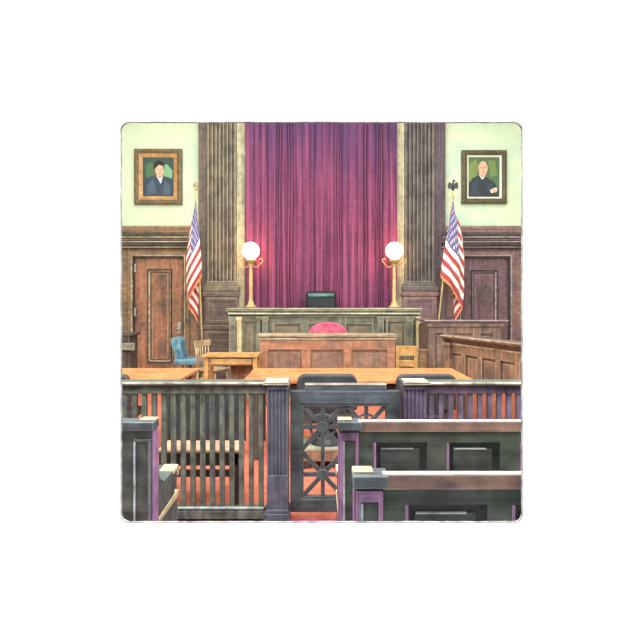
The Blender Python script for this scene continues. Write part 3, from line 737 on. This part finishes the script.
flag(196, 190, 202, 340, 10.3, -1, .15, .02, 'ball', 'striped flag with pale round finial, hanging left of the bench')
flag(453, 191, 439, 318, 10.3, 1, .17, .04, 'eagle', 'striped flag with eagle finial, hanging right of the bench')

# ------------------------------------------------------------------ witness stand
D = 8.2
wx0, wx1 = ax(429, D), ax(500, D); W1 = az(320, D)
ws = thing('witness_stand', 'brown panelled witness stand in front of the right flag', 'witness stand', ((wx0+wx1)/2, D, 0))
m = MB(); m.box(ax(424, D), ax(507, D), D-.06, D+.14, W1-.03, W1); m.box(ax(424, D), ax(424, D)+.2, D+.14, D+.85, W1-.03, W1); le = m.build('ledge', 'jury_rail', ws, bevel=.006); MB().box(ax(424, D), ax(507, D), D-.064, D-.03, W1-.014, W1+.002).build('edge_bead', 'bead_mauve', le)
m = MB(); m.box(ax(426.5, D), ax(503, D), D-.03, D+.1, W1-.1, W1-.04); m.build('cornice', 'witness_wood', ws, bevel=.01)
panelled(ws, wx0, wx1, 0, W1-.1, D, .06, [(ax(a, D), ax(b, D)) for a, b in ((435, 445), (452, 474), (480, 494))], .05, .07, 'witness_wood', 'witness_wood', top_rail=.09)
for a in (wx0, wx1-.04): box('side_panel', 'witness_wood', ws, a, a+.04, D+.06, D+.85, 0, W1-.1)
m = MB(); a = ax(420.5, 7.9); m.box(a, a+.1, 7.96, 8.06, 0, az(352, 7.9)); m.box(a-.015, a+.115, 7.945, 8.075, az(352, 7.9), az(350, 7.9)); m.build('step_post', 'yellow_wood_dim', ws, bevel=.004)

# ------------------------------------------------------------------ jury box (front runs towards the camera, splayed)
A, Bp = Vector((1.70, 7.25, 0)), Vector((2.16, 5.93, 0))
dv = (Bp-A).normalized(); Lj = 3.1
ang = math.atan2(dv.y, dv.x)
jx = thing('jury_box', 'long brown panelled jury box running along the right side', 'jury box', A, ang)
# local +x runs along the rail toward the camera, local -y... faces the court (left)
JZ = 1.05
prof = [(-.13, JZ), (-.13, JZ-.03), (-.1, JZ-.05), (-.07, JZ-.09), (.07, JZ-.09), (.1, JZ-.03), (.1, JZ)]
MB().prism(prof, 'x', .0, Lj).build('cap_rail', 'jury_rail', jx, local=True, bevel=.004)
MB().box(0, Lj, -.134, -.11, JZ-.01, JZ+.003).build('edge_bead', 'bead_tan', jx, local=True)
MB().box(.1, Lj, -.062, -.03, JZ-.115, JZ-.095).build('lower_bead', 'bead_tan', jx, local=True)
m = MB(); m.box(0, Lj, -.02, .04, .0, JZ-.09)
for z0, z1 in ((0, .14), (JZ-.22, JZ-.09)): m.box(0, Lj, -.05, -.02, z0, z1)
m.build('front_frame', 'jury_wood', jx, local=True, bevel=.003)
nst = 9
for i in range(nst+1):
    x = .02+(Lj-.1)*i/nst
    if i == 0: MB().box(.17, Lj, -.065, -.05, .0, .5).build('lower_panel', 'jury_orange', jx, local=True, bevel=.004)
    box('stile', 'jury_wood', jx, x, x+.08, -.055, -.02, .14, JZ-.22, local=True)
    if i < nst:
        m = MB(); x1 = .02+(Lj-.1)*(i+1)/nst
        m.box(x+.1, x1-.02, -.035, -.018, .17, JZ-.25); m.build('panel', 'jury_wood', jx, local=True, bevel=.008)
m = MB(); m.box(.02, .15, -.1, .08, 0, JZ-.09); m.box(.0, .17, -.12, .1, 0, .12); m.box(.0, .17, -.12, .1, JZ-.13, JZ-.09); m.build('corner_post', 'jury_wood', jx, local=True, bevel=.005)
m = MB(); m.box(-.05, .0, .08, 1.5, 0, JZ-.2); m.build('end_panel', 'jury_wood', jx, local=True, bevel=.005)
MB().box(-.08, .03, .1, 1.52, JZ-.2, JZ-.15).build('end_rail', 'jury_rail', jx, local=True, bevel=.005)

# ------------------------------------------------------------------ counsel tables and chairs
def counsel(x0, x1, label):
    o = thing('counsel_table', label, 'table', ((x0+x1)/2, 5.63, 0), 0, 'counsel tables')
    y0, y1, z = 5.18, 6.09, .76
    MB().box(x0, x1, y0, y1, z-.035, z).build('tabletop', 'table_orange', o, bevel=.006)
    m = MB(); i = .07
    m.box(x0+i, x1-i, y0+i, y0+i+.025, z-.14, z-.035); m.box(x0+i, x1-i, y1-i-.025, y1-i, z-.14, z-.035)
    m.box(x0+i, x0+i+.025, y0+i, y1-i, z-.14, z-.035); m.box(x1-i-.025, x1-i, y0+i, y1-i, z-.14, z-.035); m.build('apron', 'table_leg', o, bevel=.003)
    for a in (x0+.06, x1-.13):
        for y in (y0+.06, y1-.13): MB().box(a, a+.07, y, y+.07, 0, z-.04).build('leg', 'table_leg', o, bevel=.006)
counsel(-.692, 1.45, 'orange topped counsel table in the middle of the court well')
counsel(-3.5, -1.3, 'orange topped counsel table at the left edge of the court well')
def counsel_chair(px0, px1, label, first=None):
    Y = 4.95; loc = ((ax(px0, Y)+ax(px1, Y))/2, 4.98, 0)
    if first is not None: return dup(first, loc, 0, label)
    o = thing('leather_chair', label, 'chair', loc, 0, 'dark leather chairs at the counsel tables')
    w = ax(px1, Y)-ax(px0, Y); zt = az(374, Y)
    pts = [(-w/2, .53), (w/2, .53)]
    r = .07
    for cx, a0 in ((w/2-r, 0), (-w/2+r, PI/2)):
        for q in range(7): a = a0+PI/2*q/6; pts.append((cx+r*math.cos(a), zt-r+r*math.sin(a)))
    MB().prism(pts, 'y', -.07, .01).build('backrest', 'leather_black', o, bevel=.018, seg=3, local=True)
    cushion('seat', 'leather_black', o, -w/2+.02, w/2-.02, -.03, .42, .4, .49, .03)
    MB().lathe([(0, .17), (.16, .17), (.15, .2), (.06, .34), (.05, .41), (0, .41)], (0, .2, 0), 14).build('pedestal', 'leather_black', o, local=True)
    bs = MB().box(-w/2+.05, w/2-.05, -.02, .42, .07, .165).build('base', 'jury_wood', o, local=True, bevel=.006)
    MB().box(-w/2+.045, w/2-.045, -.025, .425, .165, .18).build('base_cap', 'bead_olive', bs, local=True)
    for sx in (-1, 1):
        for y in (.0, .38): MB().box(sx*(w/2-.08)-.03, sx*(w/2-.08)+.03, y-.01, y+.04, 0, .07).build('foot', 'table_leg', o, local=True)
        MB().box(sx*(w/2-.09)-.02, sx*(w/2-.09)+.02, -.035, -.005, .4, .56).build('back_post', 'table_leg', o, local=True)
    return o
C1 = counsel_chair(297, 357, 'dark leather chair at middle table, seen above the gate')
counsel_chair(396, 456, 'dark leather chair at middle table, seen above right railing', C1)
counsel_chair(70, 130, 'dark leather chair at left table, cut off by left edge', C1)

# settee between the bar and the tables
D = 4.1
se = thing('settee', 'dark backed bench with peach seat just behind left railing', 'bench', (ax(207, 4.25), 4.25, 0))
sx0, sx1 = ax(166, 4.3), ax(245, 4.3)
MB().box(sx0, sx1, 4.06, 4.34, .385, .415).build('seat', 'peach_seat', se, bevel=.012)
MB().box(sx0, sx1, 4.34, 4.39, .38, .84).build('backrest', 'leather_black', se, bevel=.015)
box('apron', 'table_leg', se, sx0+.02, sx1-.02, 4.07, 4.09, .295, .385)
for a in (sx0+.01, sx1-.06):
    for y in (4.07, 4.29): box('leg', 'table_leg', se, a, a+.05, y, y+.05, 0, .385)
box('stretcher', 'table_leg', se, sx0+.06, sx1-.06, 4.08, 4.11, .21, .26)

# ------------------------------------------------------------------ the bar: railings, newels, gate
D = 3.82
RZ = .95
def railing(x0, x1, start, label, mat, rmat, nl=0, nr=0):
    c0, c1 = x0+nl, x1-nr
    o = thing('bar_railing', label, 'railing', ((x0+x1)/2, D, 0), 0, 'railings of the bar')
    m = MB(); m.prism([(D-.065, RZ), (D-.065, RZ-.022), (D-.045, RZ-.035), (D+.045, RZ-.035), (D+.065, RZ-.022), (D+.065, RZ)], 'x', c0, c1)
    m.build('top_rail', rmat, o, bevel=.003)
    MB().box(c0, c1, D-.068, D-.055, RZ-.015, RZ-.001).build('rail_bead', 'lit_cream', o, bevel=.002)  # cream strip painted as the lit top edge of the rail
    MB().box(c0, c1, D-.043, D-.02, .088, .097).build('lower_bead', 'pew_highlight', o)  # pale highlight painted along the bottom rail
    box('upper_rail', mat, o, x0, x1, D-.03, D+.03, RZ-.085, RZ-.035)
    MB().prism([(D-.04, .02), (D-.04, .07), (D-.025, .095), (D+.025, .095), (D+.04, .07), (D+.04, .02)], 'x', c0, c1).build('bottom_rail', mat, o, bevel=.003)
    n = int((x1-x0)/.0662)
    first = None
    for i in range(n):
        x = start+i*.0662
        if x+.019 > c1 or x-.019 < c0: continue
        if first is None:
            mb = MB(); z0, z1 = .095, RZ-.085
            mb.box(-.0165, .0165, D-.018, D+.018, z0, z1)
            first = MB.build(mb, 'baluster', mat, None, bevel=.003)
            first.parent = o; first.location = (x-o.location.x, -o.location.y, 0)
        else:
            b = first.copy(); COL.objects.link(b); b.parent = o; b.location = (x-o.location.x, -o.location.y, 0)
    return o
railing(-3.0, ax(268, D)-.002, -3.0+.03, 'green grey balustrade left of the gate', 'bar_green', 'bar_rail', 0, .024)
railing(ax(424, D)+.002, 2.75, ax(431, D), 'purple grey balustrade right of the gate', 'bar_purple', 'bar_rail', .024, 0)
def newel(px0, px1, label, mat, rs):
    x0, x1 = ax(px0, D), ax(px1, D); eL, eR = (.024, .010) if rs < 0 else (.010, .024); o = thing('newel_post', label, 'post', ((x0+x1)/2, D, 0), 0, 'newel posts of the gate')
    h = (x1-x0)/2
    MB().prism(flutes(x0, x1, D-h, D+h, 5, .010, .008), 'z', az(472, D), RZ-.05).build('shaft', mat, o)
    box('foot', mat, o, x0-.0008, x1+.0008, D-h-.006, D+h+.006, .08, az(472, D))
    m = MB(); m.box(x0-eL, x1+eR, D-h-.025, D+h+.025, 0, .075); m.prism([(x0-eL, .075), (x0-.0, .1), (x1+.0, .1), (x1+eR, .075)], 'y', D-h-.02, D+h+.02); m.build('plinth', mat, o, bevel=.006)
    m = MB(); m.box(x0-(.0008 if rs < 0 else .008), x1+(.008 if rs < 0 else .0008), D-h-.012, D+h+.012, RZ-.05, RZ-.02); m.build('necking', mat, o, bevel=.005)
    MB().box(x0-eL, x1+eR, D-h-.03, D+h+.03, RZ-.02, RZ+.002).build('cap', 'bar_rail', o, bevel=.004)
    MB().ring(x0-eL, x1+eR, RZ-.012, RZ+.003, .004, D-h-.032, D-h-.02).build('cap_bead', 'lit_cream', o)
    MB().box(x0-eL+.012, x1+eR-.012, D-h-.015, D+h, RZ+.002, RZ+.007).build('cap_top', 'lit_cream', o, bevel=.003)  # lit top of the cap painted cream
newel(268, 288.5, 'slate fluted post at left side of the gate', 'newel_slate', -1)
newel(402.5, 424, 'purple fluted post at right side of the gate', 'newel_purple', 1)
g0, g1 = ax(289.3, D)+.008, ax(400, D)
gt = thing('swing_gate', 'slate grey lattice gate in the bar with star shaped spokes', 'gate', ((g0+g1)/2, D, 0))
i0, i1 = ax(301, D), ax(388, D); zb, zt = az(498, D), az(403, D)
ztop = az(390.5, D); zbot = az(511, D)
for a, b in ((g0, i0), (i1, g1)): box('stile', 'gate_slate', gt, a, b, D-.025, D+.025, zbot, ztop)
box('top_rail', 'gate_cap', gt, i0, i1, D-.025, D+.025, zt, ztop)
box('bottom_rail', 'gate_slate', gt, i0, i1, D-.025, D+.025, zbot, zb)
box('crest', 'gate_cap', gt, ax(305, D), ax(386, D), D-.02, D+.02, ztop, az(383, D))
MB().ring(i0, i1, zb, zt, .018, D-.018, D+.018).build('inner_frame', 'gate_slate', gt)
MB().box(ax(305, D), ax(386, D), D-.024, D-.015, az(384.6, D), az(382.8, D)).build('crest_bead', 'lit_cream', gt)
MB().box(i0, i1, D-.0275, D-.015, az(392, D), az(390.6, D)).build('rail_bead', 'newel_slate', gt)
xm, zm = (i0+i1)/2, (zb+zt)/2
for (a, b) in ((i0, xm), (xm, i1)):
    for (c, d_) in ((zb, zm), (zm, zt)):
        cx, cz = (a+b)/2, (c+d_)/2; m = MB()
        for (p, q) in (((a, cz), (b, cz)), ((cx, c), (cx, d_)), ((a, c), (b, d_)), ((a, d_), (b, c))):
            m.bar((p[0], D, p[1]), (q[0], D, q[1]), .027, .022, up=(0, 1, 0))
        m.lathe([(0, -.016), (.035, -.016), (.04, 0), (.035, .016), (0, .016)], (cx, D, cz), 16, axis=(0, -1, 0))
        R = .085
        if c > zb+.01: m.tube([(cx+R*math.cos(t), D, cz+R*math.sin(t)) for t in [2*PI*k/28 for k in range(29)]], .009, 6)
        m.build('lattice', 'gate_slate', gt)
m = MB(); m.bar((xm, D, zb), (xm, D, zt), .018, .022, up=(0, 1, 0)); m.build('mullion', 'gate_slate', gt)

# ------------------------------------------------------------------ pews
def pew(D, xe, s, length, panels, label, end_w=.085, inner=None):
    """xe: aisle-side x of the end, s: +1 the pew runs to +x, panels: spans measured from xe; back faces the camera"""
    o = thing('church_pew', label, 'pew', (xe+s*length/2, D+.2, 0), 0, 'gallery pews')
    H = .943
    def X(t): return xe+s*t
    def bx(m, t0, t1, y0, y1, z0, z1, mat=0): a, b = sorted((X(t0), X(t1))); m.box(a, b, y0, y1, z0, z1, mat); return m
    # top rail, back, seat
    bx(MB(), end_w, length, D-.012, D+.026, H-.046, H).build('top_rail', 'pew_rail', o, bevel=.003)
    bx(MB(), end_w, length, D-.0125, D+.02, H, H+.004).build('rail_top', 'lit_white', o)  # pale strip painted as the lit top of the pew rail
    m = bx(MB(), end_w, length, D+.028, D+.045, .1, H-.045)
    zt, zb = H-.098, .2
    bx(m, end_w, length, D, D+.03, zt, H-.045); bx(m, end_w, length, D, D+.03, .1, zb)
    ed = [end_w]+[v for p in panels for v in p]+[length]
    for i in range(0, len(ed), 2): bx(m, ed[i], ed[i+1], D, D+.03, zb, zt)
    m.build('back_frame', 'pew_dark', o, bevel=.002)
    for p0, p1 in panels:
        a, b = sorted((X(p0), X(p1))); m = MB()
        m.box(a+.03, b-.03, D+.012, D+.03, zb+.03, zt-.03); pn = m.build('panel', 'pew_field', o, bevel=.008)
        MB().box(a+.036, a+.036+(b-a-.06)*.8, D+.009, D+.02, zt-.033, zt-.028).build('panel_highlight', 'pew_highlight', pn)  # highlight painted on the upper edge of the panel
        m = MB(); e = a if s > 0 else a
        m.box(e, e+.01, D-.002, D+.03, zb, zt); m.build('panel_bead', 'pew_purple', o)
    MB().box(*sorted((X(end_w), X(length))), D+.05, D+.44, .41, .45).build('seat', 'pew_cream', o, bevel=.01)
    # pew ends
    for t0, vis in ((0, 1), (length, 0)):
        a, b = sorted((X(t0), X(t0+end_w)))
        P = [(D-.005, 0), (D+.47, 0), (D+.47, .40), (D+.43, .46), (D+.40, .5), (D+.42, .54), (D+.47, .55), (D+.485, .585), (D+.46, .61), (D+.36, .605),
             (D+.22, .60), (D+.13, .64), (D+.09, .74), (D+.08, H-.02), (D-.005, H-.02)]
        ep = MB().prism(P, 'x', a, b).build('end_panel', 'pew_dark', o, bevel=.004)
        if vis:
            ia, ib = inner or (a, b)
            m = MB(); m.ring(ia, ib, .1, H-(.08 if inner else .05), .010 if inner else .014, D-.014, D-.004)
            if not inner: m.box(ia+.014, ib-.014, D-.014, D-.004, H-.085, H-.064)
            eb = m.build('end_border', 'pew_cap' if inner else 'pew_purple', ep, bevel=.002)
            lx = ia+(.0 if inner else .014); MB().box(lx, lx+.008, D-.0155, D-.004, .12, H-.09).build('border_line', 'pew_highlight', ep)
            a2, b2 = a-.012, b+.016
            MB().box(a2, b2, D-.03, D+.06, H-.038, H+.003).build('end_cap', 'pew_cap', ep, bevel=.005)
            ca, cb_ = (a2+.002, a2+.068) if s > 0 else (b2-.075, b2-.002)
            MB().box(ca, cb_, D+.0, D+.062, H+.003, H+.009).build('cap_block', 'pew_cream', ep, bevel=.004)  # cream block added to paint the lit top of the cap
            # pale arm top and seat edge on the aisle side
            w0, w1 = sorted((X(-.004), X(.02)))
            m = MB(); m.prism([(D+.36, .607), (D+.46, .613), (D+.488, .582), (D+.475, .545), (D+.45, .555), (D+.44, .585), (D+.36, .585)], 'x', *sorted((X(-.006), X(.07)))); m.build('arm_scroll', 'pew_cream', ep, bevel=.004)
            m = MB(); m.prism([(D+.1, .435), (D+.47, .435), (D+.48, .47), (D+.46, .475), (D+.1, .46)], 'x', w0, w1); m.build('seat_edge', 'pew_cream', o, bevel=.003)
            m = MB(); m.box(*sorted((X(-.008), X(.006))), D+.0, D+(.078 if inner else .05), .02, H-.045); m.build('end_edge', 'pew_purple', ep, bevel=.002)
    return o
pew(2.57, ax(340, 2.57), 1, 1.9, [(.155, .40), (.49, .735), (.825, 1.07), (1.16, 1.405), (1.495, 1.74)], 'dark panelled pew right of the aisle, the one nearer to the gate')
pew(1.79, ax(356, 1.79), 1, 1.7, [(.157, .42), (.498, .76), (.84, 1.1), (1.18, 1.44)], 'nearest dark panelled pew, lowest at the right of the aisle')
pew(2.57, ax(152, 2.57), -1, 1.7, [(.16, .4), (.48, .72), (.8, 1.04), (1.12, 1.36)], 'dark panelled pew left of the aisle with purple edge', .16, (ax(134.5, 2.57), ax(151, 2.57)))

# ------------------------------------------------------------------ light
def area(name, loc, rot, sx, sy, power, col=(1, 1, 1)):
    l = bpy.data.lights.new(name, 'AREA'); l.shape = 'RECTANGLE'; l.size = sx; l.size_y = sy; l.energy = power; l.color = col
    o = bpy.data.objects.new(name, l); o.location = loc; o.rotation_euler = rot; COL.objects.link(o); return o
area('ceiling_fill_front', (0, 4.2, 5.5), (0, 0, 0), 8, 4.5, 440, (1, .98, .96))  # unseen fill panel added under the ceiling to lift dark areas
area('ceiling_fill_back', (0, 8.4, 5.5), (0, 0, 0), 8, 3.0, 250, (1, .97, .93))  # second unseen fill, added over the bench end
area('gallery_fill', (0, 1.75, 3.9), (math.radians(68), 0, 0), 8, 2.6, 640, (1, .98, .97))  # unseen front fill added above the opening, aimed at the bench
w = bpy.data.worlds.new('world'); SC.world = w; w.use_nodes = True
bg = w.node_tree.nodes['Background']; bg.inputs[0].default_value = (1, 1, 1, 1); bg.inputs[1].default_value = 1.05

cam = bpy.data.cameras.new('camera'); co = bpy.data.objects.new('camera', cam); COL.objects.link(co)
co.location = (0, 0, EYE); co.rotation_euler = (PI/2, 0, 0)
cam.sensor_width = 36; cam.lens = FPX/644*36; cam.shift_x = (322-CX)/644; cam.shift_y = (HY-322)/644
cam.clip_start = .05; cam.clip_end = 100
SC.camera = co
SC.view_settings.view_transform = 'Standard'; SC.view_settings.look = 'None'; SC.view_settings.exposure = 0; SC.view_settings.gamma = 1
SC.cycles.max_bounces = 6; SC.cycles.use_denoising = True
